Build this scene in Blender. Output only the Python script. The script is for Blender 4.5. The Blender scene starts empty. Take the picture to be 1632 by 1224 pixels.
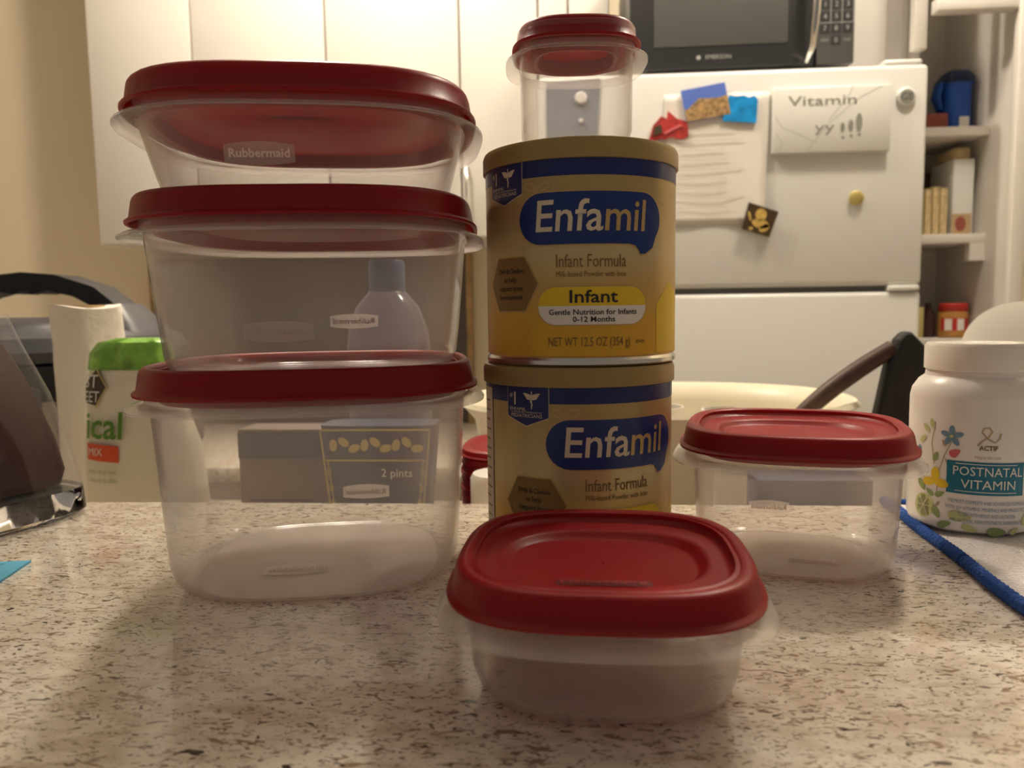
import bpy, bmesh, math, random
from mathutils import Vector, Matrix
random.seed(7)
S = bpy.context.scene
COL = S.collection
R = math.radians
# ------------------------------------------------------------------ camera, world, lights, exposure
cam = bpy.data.cameras.new('camera'); camo = bpy.data.objects.new('camera', cam); COL.objects.link(camo)
S.camera = camo
cam.sensor_width = 36; cam.lens = 1226 / 1632 * 36; cam.clip_start = .02
p_, y_, r_ = R(5.5), R(4.3), R(.8)
f_ = Vector((-math.sin(y_)*math.cos(p_), math.cos(y_)*math.cos(p_), -math.sin(p_)))
rt = Vector((math.cos(y_), math.sin(y_), 0)); up = rt.cross(f_)
rt2 = rt*math.cos(r_) - up*math.sin(r_); up2 = up*math.cos(r_) + rt*math.sin(r_)
camo.matrix_world = Matrix(((rt2.x, up2.x, -f_.x, 0), (rt2.y, up2.y, -f_.y, 0), (rt2.z, up2.z, -f_.z, .138), (0, 0, 0, 1)))
cam.dof.use_dof = True; cam.dof.focus_distance = .40; cam.dof.aperture_fstop = 12
W = bpy.data.worlds.new('room_fill'); S.world = W; W.use_nodes = True
W.node_tree.nodes['Background'].inputs[0].default_value = (1, .87, .74, 1)
W.node_tree.nodes['Background'].inputs[1].default_value = .17
def lamp(name, loc, power, size, col):
    l = bpy.data.lights.new(name, 'POINT'); l.shadow_soft_size = size; l.energy = power; l.color = col
    o = bpy.data.objects.new(name, l); COL.objects.link(o); o.location = loc; return o
lamp('ceiling_lamp_light', (-.42, 1.18, 1.27), 31, .045, (1, .89, .75))
lamp('ceiling_lamp_light', (.60, 1.14, 1.27), 23, .045, (1, .90, .77))
S.view_settings.view_transform = 'Standard'; S.view_settings.look = 'None'
S.view_settings.gamma = 1; S.view_settings.use_curve_mapping = False
S.view_settings.exposure = 0.0
try: S.cycles.transparent_max_bounces = 32
except Exception: pass

# ------------------------------------------------------------------ materials
def mat(name, col, rough=.5, metal=0, coat=0, trans=0, ior=1.45, spec=.5, sheen=0, bump=None, var=None, emit=0):
    m = bpy.data.materials.new(name); m.use_nodes = True
    nt = m.node_tree; b = nt.nodes['Principled BSDF']
    b.inputs['Base Color'].default_value = (*col, 1); b.inputs['Roughness'].default_value = rough
    b.inputs['Metallic'].default_value = metal; b.inputs['Coat Weight'].default_value = coat
    b.inputs['Transmission Weight'].default_value = trans; b.inputs['IOR'].default_value = ior
    b.inputs['Specular IOR Level'].default_value = spec; b.inputs['Sheen Weight'].default_value = sheen
    if emit:
        b.inputs['Emission Color'].default_value = (*col, 1); b.inputs['Emission Strength'].default_value = emit
    tc = nt.nodes.new('ShaderNodeTexCoord')
    if var:  # (scale, amount): subtle tone variation
        n = nt.nodes.new('ShaderNodeTexNoise'); n.inputs['Scale'].default_value = var[0]; n.inputs['Detail'].default_value = 4
        nt.links.new(tc.outputs['Object'], n.inputs['Vector'])
        r = nt.nodes.new('ShaderNodeValToRGB'); a = var[1]
        r.color_ramp.elements[0].color = (*[c*(1-a) for c in col], 1); r.color_ramp.elements[1].color = (*[min(1, c*(1+a)) for c in col], 1)
        r.color_ramp.elements[0].position = .3; r.color_ramp.elements[1].position = .7
        nt.links.new(n.outputs['Fac'], r.inputs[0]); nt.links.new(r.outputs[0], b.inputs['Base Color'])
    if bump:  # (scale, strength, distance)
        n = nt.nodes.new('ShaderNodeTexNoise'); n.inputs['Scale'].default_value = bump[0]; n.inputs['Detail'].default_value = 3
        nt.links.new(tc.outputs['Object'], n.inputs['Vector'])
        k = nt.nodes.new('ShaderNodeBump'); k.inputs['Strength'].default_value = bump[1]; k.inputs['Distance'].default_value = bump[2]
        nt.links.new(n.outputs['Fac'], k.inputs['Height']); nt.links.new(k.outputs[0], b.inputs['Normal'])
    return m
def clear_plastic(name, milk, milkg, col=(.95, .9, .86), rough=.12, tint=(1, 1, 1)):
    """thin polypropylene: light passes straight, a little milky scatter (more at grazing angles), fresnel gloss"""
    m = bpy.data.materials.new(name); m.use_nodes = True; nt = m.node_tree; nt.nodes.remove(nt.nodes['Principled BSDF'])
    out = nt.nodes['Material Output']; N = nt.nodes.new; L = nt.links.new
    t = N('ShaderNodeBsdfTransparent'); t.inputs[0].default_value = (*tint, 1)
    d = N('ShaderNodeBsdfDiffuse'); d.inputs[0].default_value = (*col, 1)
    tl = N('ShaderNodeBsdfTranslucent'); tl.inputs[0].default_value = (*col, 1)
    md = N('ShaderNodeMixShader'); md.inputs[0].default_value = .5; L(d.outputs[0], md.inputs[1]); L(tl.outputs[0], md.inputs[2])
    lw = N('ShaderNodeLayerWeight'); lw.inputs['Blend'].default_value = .35
    mr = N('ShaderNodeMapRange'); mr.inputs['To Min'].default_value = milk; mr.inputs['To Max'].default_value = milkg
    L(lw.outputs['Facing'], mr.inputs['Value'])
    m1 = N('ShaderNodeMixShader'); L(mr.outputs[0], m1.inputs[0]); L(t.outputs[0], m1.inputs[1]); L(md.outputs[0], m1.inputs[2])
    g = N('ShaderNodeBsdfGlossy'); g.inputs['Roughness'].default_value = rough
    lf = N('ShaderNodeLayerWeight'); lf.inputs['Blend'].default_value = .5
    pw = N('ShaderNodeMath'); pw.operation = 'POWER'; pw.inputs[1].default_value = 5; L(lf.outputs['Facing'], pw.inputs[0])
    fr = N('ShaderNodeMapRange'); fr.inputs['To Min'].default_value = .03; fr.inputs['To Max'].default_value = .75; L(pw.outputs[0], fr.inputs['Value'])
    m2 = N('ShaderNodeMixShader'); L(fr.outputs[0], m2.inputs[0]); L(m1.outputs[0], m2.inputs[1]); L(g.outputs[0], m2.inputs[2])
    L(m2.outputs[0], out.inputs[0]); return m
def red_plastic():
    m = mat('red_lid_plastic', (.31, .010, .014), .36, spec=.4, bump=(900, .12, .0004))
    nt = m.node_tree; b = nt.nodes['Principled BSDF']; out = nt.nodes['Material Output']
    t = nt.nodes.new('ShaderNodeBsdfTranslucent'); t.inputs[0].default_value = (.75, .035, .04, 1)
    x = nt.nodes.new('ShaderNodeMixShader'); x.inputs[0].default_value = .27
    nt.links.new(b.outputs[0], x.inputs[1]); nt.links.new(t.outputs[0], x.inputs[2]); nt.links.new(x.outputs[0], out.inputs[0]); return m
def quartz():
    m = mat('speckled_quartz', (.7, .62, .5), .16, coat=.25)
    nt = m.node_tree; b = nt.nodes['Principled BSDF']; N = nt.nodes.new; L = nt.links.new
    tc = N('ShaderNodeTexCoord')
    def layer(scale, rot, sq, lo, hi, seed, dist=1.2):
        mp = N('ShaderNodeMapping'); mp.inputs['Scale'].default_value = (scale, scale*sq, scale); mp.inputs['Rotation'].default_value = (0, 0, rot)
        mp.inputs['Location'].default_value = (seed, seed*.7, 0)
        L(tc.outputs['Object'], mp.inputs[0])
        n = N('ShaderNodeTexNoise'); n.inputs['Scale'].default_value = 1; n.inputs['Detail'].default_value = 2.2
        n.inputs['Roughness'].default_value = .5; n.inputs['Distortion'].default_value = dist; L(mp.outputs[0], n.inputs['Vector'])
        r = N('ShaderNodeMapRange'); r.inputs['From Min'].default_value = lo; r.inputs['From Max'].default_value = hi; L(n.outputs['Fac'], r.inputs['Value']); return r.outputs[0]
    base = N('ShaderNodeMix'); base.data_type = 'RGBA'
    base.inputs['A'].default_value = (.86, .79, .68, 1); base.inputs['B'].default_value = (.68, .59, .47, 1)
    L(layer(45, .3, 1.6, .42, .66, 3), base.inputs['Factor'])
    cur = base.outputs['Result']
    for sc, ro, sq, lo, hi, sd, c in ((130, .15, 2.3, .61, .66, 11, (.36, .26, .18)), (190, -.25, 2.6, .62, .66, 23, (.20, .14, .10)),
                                      (120, .5, 2.4, .665, .69, 41, (.09, .065, .05)), (260, .0, 2.0, .62, .67, 57, (.26, .18, .13)), (70, -.1, 2, .67, .71, 77, (.36, .23, .15))):
        x = N('ShaderNodeMix'); x.data_type = 'RGBA'; x.inputs['B'].default_value = (*c, 1)
        L(cur, x.inputs['A']); L(layer(sc, ro, sq, lo, hi, sd), x.inputs['Factor']); cur = x.outputs['Result']
    L(cur, b.inputs['Base Color']); return m
def can_paint():
    m = mat('gold_can_print', (.4, .3, .13), .33, metal=.35)
    nt = m.node_tree; b = nt.nodes['Principled BSDF']; N = nt.nodes.new; L = nt.links.new
    tc = N('ShaderNodeTexCoord'); sx = N('ShaderNodeSeparateXYZ'); L(tc.outputs['Object'], sx.inputs[0])
    r = N('ShaderNodeValToRGB'); mr = N('ShaderNodeMapRange'); mr.inputs['From Max'].default_value = .11
    L(sx.outputs['Z'], mr.inputs['Value']); L(mr.outputs[0], r.inputs[0]); e = r.color_ramp.elements
    e[0].position = 0; e[0].color = (.72, .40, .03, 1); e[1].position = 1; e[1].color = (.44, .32, .13, 1)
    for p, c in ((.2, (.70, .40, .045)), (.36, (.58, .40, .13)), (.5, (.60, .48, .26)), (.75, (.46, .34, .14))):
        k = e.new(p); k.color = (*c, 1)
    L(r.outputs[0], b.inputs['Base Color']); return m
M = dict(
 wall=mat('cream_wall_paint', (.86, .76, .57), .8, bump=(220, .08, .001)), cab=mat('white_cabinet_paint', (.73, .69, .63), .45),
 dark_gap=mat('dark_gap', (.12, .10, .08), .8), ceil=mat('ceiling_paint', (.85, .8, .72), .9), floor=mat('floor_wood', (.28, .19, .12), .5, var=(6, .3)),
 fridge=mat('white_fridge_enamel', (.76, .76, .72), .3, coat=.2, bump=(500, .04, .0004)), gasket=mat('dark_grey_gasket', (.13, .13, .13), .6),
 quartz=quartz(), red=red_plastic(), clear=clear_plastic('clear_container_plastic', .05, .40), lip=clear_plastic('thick_milky_rim_plastic', .13, .5), frost=clear_plastic('frosted_base_plastic', .28, .6),
 tag=clear_plastic('frosted_logo_plate', .45, .6, (.85, .75, .7), .3), tagtxt=mat('embossed_lettering', (.50, .42, .38), .5), tagtxt_l=mat('pale_embossed_lettering', (.8, .72, .66), .5),
 gold=can_paint(), goldlid=mat('gold_lid_plastic', (.36, .26, .095), .42, metal=.1), silver=mat('tin_rim', (.75, .72, .66), .22, metal=1),
 navy=mat('navy_print', (.012, .022, .13), .3, metal=.1), blue=mat('blue_plaque_print', (.008, .03, .17), .3), white=mat('white_print', (.82, .79, .74), .45),
 cream=mat('cream_print', (.72, .62, .46), .5), goldtxt=mat('gold_lettering', (.55, .38, .16), .35, metal=.3), brown=mat('brown_print', (.20, .12, .04), .5),
 bronze=mat('bronze_hexagon_print', (.26, .155, .05), .35, metal=.4), yellow=mat('yellow_print', (.78, .55, .02), .4), black=mat('black_print', (.02, .018, .02), .5),
 pwhite=mat('white_bottle_plastic', (.84, .80, .76), .28), teal=mat('teal_print', (.01, .17, .27), .45), green=mat('leaf_green_print', (.27, .35, .13), .6),
 lime=mat('lime_print', (.55, .57, .27), .6), fblue=mat('flower_blue_print', (.16, .28, .38), .6), pink=mat('bird_red_print', (.62, .14, .15), .6), tan=mat('tan_print', (.45, .32, .17), .6),
 potblack=mat('black_cooker_plastic', (.016, .016, .018), .42), potgrey=mat('dark_grey_cooker_lid', (.06, .062, .07), .35), steel=mat('brushed_steel', (.46, .42, .37), .32, metal=.9, var=(30, .08)),
 paper=mat('paper_towel', (.84, .78, .70), .95, bump=(90, .5, .004)), bagw=mat('white_bag_film', (.80, .76, .62), .35, bump=(35, .35, .006)), bagg=mat('green_bag_film', (.22, .46, .07), .3, var=(60, .45), bump=(60, .5, .006)),
 gtxt=mat('green_lettering', (.10, .25, .02), .5), rtxt=mat('red_orange_print', (.70, .09, .02), .5), dbrown=mat('dark_brown_print', (.06, .045, .025), .5),
 glass=mat('thick_clear_glass', (1, 1, 1), .02, trans=1, ior=1.5), wine=mat('dark_red_wax', (.022, .001, .002), .45, spec=.25), glasswall=clear_plastic('clear_glass_wall', 0, .12, (.8, .78, .75), .03), cardb=mat('sky_blue_card', (.08, .36, .55), .5),
 towel=mat('white_terry_cloth', (.80, .76, .74), .95, sheen=.4, bump=(450, .9, .004)), yarn=mat('blue_crochet_yarn', (.025, .10, .40), .85, bump=(900, .8, .002)),
 basin=mat('cream_basin_plastic', (.80, .74, .56), .35), china=mat('white_china', (.84, .80, .72), .2), blackrub=mat('black_silicone', (.012, .012, .013), .6), wood=mat('brown_wood', (.06, .028, .018), .5, var=(40, .3)),
 oak=mat('oak_edging', (.42, .27, .12), .5, var=(30, .2)), taupe=mat('dark_taupe_panel', (.10, .08, .068), .45), reddark=mat('embossed_dark_red', (.12, .004, .006), .4), redlight=mat('embossed_red', (.42, .05, .05), .35), soap=clear_plastic('lavender_bottle_plastic', .3, .6, (.28, .25, .32), .1, (.72, .70, .80)),
 capblue=mat('slate_blue_cap', (.05, .08, .17), .4), slate=mat('slate_blue_pouch', (.045, .06, .10), .4), goldorn=mat('gold_ornament', (.55, .44, .16), .4), umber=mat('grey_brown_carton', (.20, .15, .125), .6),
 mwblack=mat('black_microwave', (.028, .028, .03), .35), mwglass=mat('microwave_window', (.085, .088, .082), .25), mwpanel=mat('microwave_panel', (.075, .075, .07), .4), chrome=mat('chrome', (.8, .78, .75), .15, metal=1), key=mat('key_grey_print', (.33, .33, .31), .5), amber=mat('amber_key', (.45, .25, .05), .5),
 sky=mat('postcard_sky_print', (.10, .18, .60), .5), rock=mat('postcard_rock_print', (.35, .22, .09), .6, var=(150, .6)), azure=mat('azure_magnet', (.01, .27, .66), .4, var=(60, .3)), lob=mat('red_magnet', (.42, .035, .03), .5, var=(120, .4)),
 tile=mat('dark_brown_tile', (.06, .035, .015), .35), figure=mat('gilt_figure', (.56, .38, .10), .4, var=(150, .3)), brass=mat('brass_magnet', (.60, .50, .18), .3, metal=.5), greycard=mat('blue_grey_card', (.20, .22, .26), .6),
 board=mat('white_marble_board', (.74, .74, .69), .3), vein=mat('grey_vein', (.55, .55, .50), .4), marker=mat('grey_marker', (.26, .26, .22), .6), sheet=mat('white_paper_sheet', (.80, .75, .68), .8, bump=(14, .15, .008)), faint=mat('faint_grey_print', (.68, .63, .57), .8),
 tubblue=mat('blue_tub', (.015, .085, .42), .4), tubcap=mat('navy_cap', (.012, .022, .07), .4), grey=mat('grey_foil', (.33, .31, .28), .5, bump=(60, .5, .006)), rust=mat('rust_red_packet', (.28, .07, .05), .5), pages=mat('book_pages', (.55, .42, .22), .8, var=(120, .3)), peanut=mat('peanut_butter', (.42, .20, .05), .35), lidred=mat('jar_red_lid', (.48, .03, .02), .35), dkbottle=mat('dark_sauce', (.035, .012, .012), .25), mustard=mat('mustard_packet', (.50, .40, .16), .6),
 film=clear_plastic('crinkled_film', .12, .5, (.8, .78, .74), .08), navybox=mat('navy_carton', (.035, .045, .10), .4), lampglow=mat('lamp_diffuser', (1, .86, .66), .5, emit=6))

# ------------------------------------------------------------------ builders
def link(name, me, m, parent=None, smooth=True, ang=None):
    o = bpy.data.objects.new(name, me); COL.objects.link(o)
    if m: me.materials.clear(); me.materials.append(m)
    if parent: o.parent = parent
    if smooth:
        for p in me.polygons: p.use_smooth = True
        if ang:
            try: me.set_sharp_from_angle(angle=R(ang))
            except Exception: pass
    return o
def mesh(name, v, f, m, parent=None, smooth=True, ang=40):
    me = bpy.data.meshes.new(name); me.from_pydata(v, [], f)
    bm = bmesh.new(); bm.from_mesh(me); bmesh.ops.recalc_face_normals(bm, faces=bm.faces); bm.to_mesh(me); bm.free()
    return link(name, me, m, parent, smooth, ang)
def tag(o, label=None, cat=None, group=None, kind=None):
    for k, v in (('label', label), ('category', cat), ('group', group), ('kind', kind)):
        if v: o[k] = v
    return o
def thing(name, label, cat, loc=(0, 0, 0), rz=0, group=None):
    o = bpy.data.objects.new(name, None); COL.objects.link(o); o.location = loc; o.rotation_euler.z = rz; o.empty_display_size = .02
    return tag(o, label, cat, group)
def loft(name, rings, m, parent=None, cap0=True, cap1=True, ang=40, closed=False):
    n = len(rings[0]); v = [p for r in rings for p in r]; f = []
    k = len(rings)
    for i in range(k if closed else k-1):
        a, b = i*n, ((i+1) % k)*n
        for j in range(n): f.append((a+j, a+(j+1) % n, b+(j+1) % n, b+j))
    if not closed:
        if cap0: f.append(tuple(range(n-1, -1, -1)))
        if cap1: f.append(tuple((k-1)*n+j for j in range(n)))
    return mesh(name, v, f, m, parent, True, ang)
def sq(a, z, n=3.05, b=None, seg=72, ox=0, oy=0):
    b = b or a; out = []
    for i in range(seg):
        t = 2*math.pi*i/seg; c, s = math.cos(t), math.sin(t); r = (abs(c)**n+abs(s)**n)**(-1/n)
        out.append((ox+a*r*c, oy+b*r*s, z))
    return out
def circ(r, z, seg=56, ox=0, oy=0): return [(ox+r*math.cos(2*math.pi*i/seg), oy+r*math.sin(2*math.pi*i/seg), z) for i in range(seg)]
def lathe(name, prof, m, parent=None, seg=56, ang=35, cap0=True, cap1=True): return loft(name, [circ(max(r, .0002), z, seg) for r, z in prof], m, parent, cap0, cap1, ang)
def box(name, lo, hi, m, parent=None, bev=0, segs=2, rz=0):
    bm = bmesh.new(); bmesh.ops.create_cube(bm, size=1)
    c = [(lo[i]+hi[i])/2 for i in range(3)]
    for v in bm.verts: v.co = Vector([v.co[i]*(hi[i]-lo[i]) for i in range(3)])
    if bev: bmesh.ops.bevel(bm, geom=bm.edges[:], offset=bev, segments=segs, affect='EDGES', profile=.5)
    for v in bm.verts: v.co += Vector(c)
    me = bpy.data.meshes.new(name); bm.to_mesh(me); bm.free()
    return link(name, me, m, parent, bool(bev), 50)
def tube(name, pts, rad, m, parent=None, seg=12, squash=None):
    rings = []; n = len(pts); P = [Vector(p) for p in pts]
    for i in range(n):
        t = (P[min(i+1, n-1)]-P[max(i-1, 0)]).normalized(); u = t.cross(Vector((0, 1, 0)))
        if u.length < .1: u = t.cross(Vector((1, 0, 0)))
        u.normalize(); w = t.cross(u); r = rad[i] if isinstance(rad, (list, tuple)) else rad
        sw = squash or 1
        rings.append([tuple(P[i]+u*r*math.cos(2*math.pi*k/seg)+w*r*sw*math.sin(2*math.pi*k/seg)) for k in range(seg)])
    return loft(name, rings, m, parent, ang=60)
def prism(name, poly, y0, y1, m, parent=None, bev=0):  # outline in XZ, thickness in Y
    n = len(poly); v = [(x, y0, z) for x, z in poly]+[(x, y1, z) for x, z in poly]
    f = [tuple(range(n)), tuple(range(2*n-1, n-1, -1))]+[(i, (i+1) % n, n+(i+1) % n, n+i) for i in range(n)]
    return mesh(name, v, f, m, parent, False)
# ---- flat print: shapes in (u, v) carried onto a surface by a mapping function
def cyl(rad, th0=0): return lambda u, v, w=0: ((rad+w)*math.sin(u/rad+th0), -(rad+w)*math.cos(u/rad+th0), v)
def flat(y, ox=0, oz=0, ca=1, sa=0): return lambda u, v, w=0: (ox+u*ca-v*sa, y-w, oz+u*sa+v*ca)
def ground(x, y, z, th=0):
    c, s = math.cos(th), math.sin(th); return lambda u, v, w=0: (x+u*c-v*s, y+u*s+v*c, z+w)
def carry(name, bm, fn, m, parent, w, step):
    if step:
        xs = [v.co.x for v in bm.verts]; lo, hi = min(xs), max(xs); k = math.ceil(lo/step)
        while k*step < hi:
            bmesh.ops.bisect_plane(bm, geom=bm.verts[:]+bm.edges[:]+bm.faces[:], plane_co=(k*step, 0, 0), plane_no=(1, 0, 0)); k += 1
    for v in bm.verts: v.co = Vector(fn(v.co.x, v.co.y, w))
    me = bpy.data.meshes.new(name); bm.to_mesh(me); bm.free()
    return link(name, me, m, parent, False)
def patch(name, poly, fn, m, parent, w=.0002, step=.003):
    bm = bmesh.new(); bm.faces.new([bm.verts.new((x, y, 0)) for x, y in poly])
    bmesh.ops.triangulate(bm, faces=bm.faces[:])
    return carry(name, bm, fn, m, parent, w, step)
def text(name, s, h, fn, m, parent, at=(0, 0), w=.0004, step=.003, width=None, bold=0, mirror=False, shear=0):
    c = bpy.data.curves.new('t', 'FONT'); c.body = s; c.size = h/.7; c.align_x = 'CENTER'; c.align_y = 'CENTER'; c.resolution_u = 2; c.offset = bold; c.shear = shear
    o = bpy.data.objects.new('t', c); COL.objects.link(o)
    me = bpy.data.meshes.new_from_object(o.evaluated_get(bpy.context.evaluated_depsgraph_get()))
    bpy.data.objects.remove(o); bpy.data.curves.remove(c)
    bm = bmesh.new(); bm.from_mesh(me); bpy.data.meshes.remove(me)
    xs = [v.co.x for v in bm.verts]; ww = max(xs)-min(xs); k = width/ww if width else 1; mid = (max(xs)+min(xs))/2
    for v in bm.verts: v.co.x = (v.co.x-mid)*k*(-1 if mirror else 1)+at[0]; v.co.y += at[1]
    return carry(name, bm, fn, m, parent, w, step)
def ell(cx, cy, rx, ry, th=0, n=20, pinch=0):
    out = []
    for i in range(n):
        t = 2*math.pi*i/n; x, y = rx*math.cos(t), ry*math.sin(t)*(1-pinch*math.cos(t))
        out.append((cx+x*math.cos(th)-y*math.sin(th), cy+x*math.sin(th)+y*math.cos(th)))
    return out
def rrect(x0, x1, y0, y1, r, n=6):
    out = []
    for cx, cy, a in ((x1-r, y1-r, 0), (x0+r, y1-r, 90), (x0+r, y0+r, 180), (x1-r, y0+r, 270)):
        for i in range(n+1): t = R(a+90*i/n); out.append((cx+r*math.cos(t), cy+r*math.sin(t)))
    return out
def strip(pts, w):  # thin polyline ribbon outline
    a, b = [], []
    for i, p in enumerate(pts):
        q0, q1 = Vector(pts[max(i-1, 0)]), Vector(pts[min(i+1, len(pts)-1)]); t = (q1-q0).normalized(); n = Vector((-t.y, t.x))*w/2
        a.append((p[0]+n.x, p[1]+n.y)); b.append((p[0]-n.x, p[1]-n.y))
    return a+b[::-1]
def struct(o): o['kind'] = 'structure'; return o

# ------------------------------------------------------------------ the setting
struct(box('floor', (-2.6, -1.2, -1.13), (2.4, 2.1, -1.07), M['floor']))
struct(box('wall_back', (-2.6, 2.02, -1.07), (2.4, 2.12, 1.36), M['wall']))
struct(box('wall_left', (-2.7, -.2, -1.07), (-2.6, 2.12, 1.36), M['wall']))
struct(box('wall_right', (1.5, .9, -1.07), (1.6, 2.12, 1.36), M['wall']))
struct(box('ceiling', (-2.6, .2, 1.36), (2.4, 2.12, 1.42), M['ceil']))
for x, y, lb in ((-.42, 1.18, 'round flush ceiling light over the cooker side'), (.60, 1.14, 'round flush ceiling light in front of the fridge')):
    t = thing('ceiling_light', lb, 'ceiling light', (x, y, 1.36)); lathe('lamp_housing', [(.095, 0), (.095, -.012), (.082, -.02), (.078, -.016), (.001, -.016)], M['pwhite'], t)
    lathe('diffuser', [(.077, -.0165), (.07, -.022), (.001, -.024)], M['lampglow'], t)
bar = struct(box('bar_counter', (-1.6, -.12, -.035), (1.5, .54, 0), M['quartz'], bev=.003))
tag(bar, 'cream quartz bar counter with dark brown speckles', 'counter')
struct(box('wall_bar', (-1.6, .36, -1.07), (1.5, .50, -.035), M['wall']))
low = thing('sink_counter', 'lower kitchen counter behind the raised bar', 'counter', (0, .8, -1.07))
low['kind'] = 'structure'
box('worktop', (-1.6, -.29, .885), (.85, .36, .915), M['quartz'], low, .003); box('cabinet_body', (-1.6, -.29, 0), (.85, .33, .885), M['cab'], low)
bc = thing('back_counter', 'white base cabinets and worktop along the back wall', 'counter', (-.9, 1.72, -1.07)); bc['kind'] = 'structure'
box('worktop', (-1.7, -.31, .885), (.80, .298, .915), M['quartz'], bc, .003); box('cabinet_body', (-1.7, -.28, 0), (.80, .298, .885), M['cab'], bc)
t = thing('backsplash_panel', 'large dark taupe backsplash panel with oak edging', 'panel', (-.68, 2.0, -.155)); t['kind'] = 'structure'
box('panel', (-.42, -.005, .0), (.415, .019, .44), M['taupe'], t)
for a, b in ((-.435, -.42), (.415, .43)): box('edging', (a, -.012, 0), (b, .019, .44), M['oak'], t)

# upper cabinets: one unit, doors with gaps
t = thing('wall_cabinet', 'row of plain white wall cabinets with flat doors', 'cabinet', (-.5, 1.71, .30)); t['kind'] = 'structure'
box('body', (-.572, .02, 0), (.437, .308, 1.05), M['cab'], t); box('upper_body', (.437, .02, .30), (.59, .308, 1.05), M['cab'], t)
for a, b, z in ((-.572, -.331, 0), (-.331, -.028, 0), (-.028, .267, 0), (.267, .437, 0), (.437, .5016, .30), (.5016, .59, .30)):
    box('door', (a+.002, 0, z), (b-.002, .019, 1.05), M['cab'], t, .002)
h = tube('handle', [(.28, -.006, .045), (.28, -.022, .05), (.28, -.022, .15), (.28, -.006, .155)], .004, M['chrome'], t, 10)
# cream panels beside the microwave
struct(box('trim_1', (.548, 1.62, .535), (.655, 1.64, 1.36), M['cab'], bev=.002)); struct(box('trim_2', (.635, 1.55, .40), (.66, 2.02, 1.36), M['cab']))

# ------------------------------------------------------------------ fridge and what is on it
FY = 1.45
t = thing('refrigerator', 'white top-freezer refrigerator with round chrome badge', 'refrigerator', (.29, FY, -1.07))
box('body', (-.345, .055, .02), (.345, .565, 1.62), M['fridge'], t, .006)
box('freezer_door', (-.345, 0, 1.243), (.345, .05, 1.63), M['fridge'], t, .009, 3)
box('fridge_door', (-.345, 0, .06), (.345, .05, 1.232), M['fridge'], t, .009, 3)
box('gasket', (-.335, .012, 1.226), (.30, .06, 1.25), M['gasket'], t)
box('hinge', (.286, -.004, 1.232), (.340, .03, 1.243), M['fridge'], t, .003); box('top_hinge_cover', (.27, .005, 1.629), (.335, .06, 1.640), M['fridge'], t, .004)
box('toe_grille', (-.33, .06, 0), (.33, .10, .06), M['gasket'], t)
b = lathe('badge', [(.001, .006), (.014, .006), (.0165, .004), (.0165, 0), (.001, 0)], M['board'], t); b.rotation_euler.x = R(90); b.location = (.306, 0, 1.572)
for pts in ([(.303+.011*math.cos(a*.5), .0+.011*math.sin(a*.5)) for a in range(13)],): patch('badge_ring', ell(.303, 0, .0125, .0125), flat(-.0065, .003, 1.572), M['marker'], t, 0, 0)
text('badge_lettering', 'GE', .012, flat(-.0067, .306, 1.572), M['chrome'], t, w=.0003, step=0)
Y = FY-.0005
def onf(y=0): return flat(Y-y)
def sheetobj(name, label, cat, poly, thick, m, group=None, off=0):
    cx = sum(p[0] for p in poly)/len(poly); cz = min(p[1] for p in poly)
    o = prism(name, [(x-cx, z-cz) for x, z in poly], 0, -thick, m); o.location = (cx, Y-off, cz); return tag(o, label, cat, group), cx, cz
# curled paper
t = thing('paper_sheet', 'wrinkled white paper sheet with faint handwriting on the freezer door', 'paper', (.267, Y, .288))
v = []; f = []; nx, nz = 14, 18
for j in range(nz+1):
    for i in range(nx+1):
        u, w = i/nx, j/nz; curl = .006*max(0, u-.55)**1.5*(1-w)*3+.0018*math.sin(9*u+5*w)*(1-w)*.6+.0014
        v.append((-.093+.186*u-.008*(1-w)*u, -curl-.0006, .232*w))
for j in range(nz):
    for i in range(nx): a = j*(nx+1)+i; f.append((a, a+1, a+nx+2, a+nx+1))
ps = mesh('sheet', v, f, M['sheet'], t); sm = ps.modifiers.new('thick', 'SOLIDIFY'); sm.thickness = .0004; sm.offset = 1
for k in range(9):
    zz = .165-.017*k
    patch('handwriting', [(-.07, zz), (.03+.02*math.sin(k*2), zz), (.03+.02*math.sin(k*2), zz+.0022), (-.07, zz+.0022)], lambda u, v, w=0: (u, -.0052-w, v), M['faint'], t, 0, 0)
t = thing('postcard_magnet', 'picture postcard magnet of a brown mountain under blue sky', 'magnet', (.249, Y-.004, .474), 0)
ca, sa = math.cos(R(9)), math.sin(R(9))
fn = flat(-.006, -.002, .001, ca, sa); P = lambda pl: [fn(u, v)[::2] for u, v in pl]
prism('card', P([(-.034, 0), (.044, 0), (.042, .056), (-.036, .056)]), -.004, 0, M['sky'], t)
patch('mountain', [(-.034, 0), (.044, 0), (.043, .034), (.028, .032), (.01, .034), (-.006, .037), (-.016, .031), (-.028, .022), (-.035, .021)], flat(-.0042, -.002, .001, ca, sa), M['rock'], t, 0, 0)
sheetobj('map_magnet', 'ragged bright blue magnet beside the mountain postcard', 'magnet', [(.277, .470), (.336, .465), (.338, .505), (.332, .512), (.322, .509), (.314, .513), (.300, .512), (.288, .514), (.282, .500)], .004, M['azure'], off=.004)
t = thing('lobster_magnet', 'jagged red novelty magnet holding the paper sheet', 'magnet', (.184, Y, .437))
prism('body', [(-.04, 0), (-.012, .006), (-.008, .004), (.0, .008), (.022, .004), (.033, .008), (.031, .034), (.012, .040), (-.004, .054), (-.006, .040), (-.016, .045), (-.024, .036), (-.03, .030), (-.034, .014)], -.006, 0, M['lob'], t)
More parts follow.
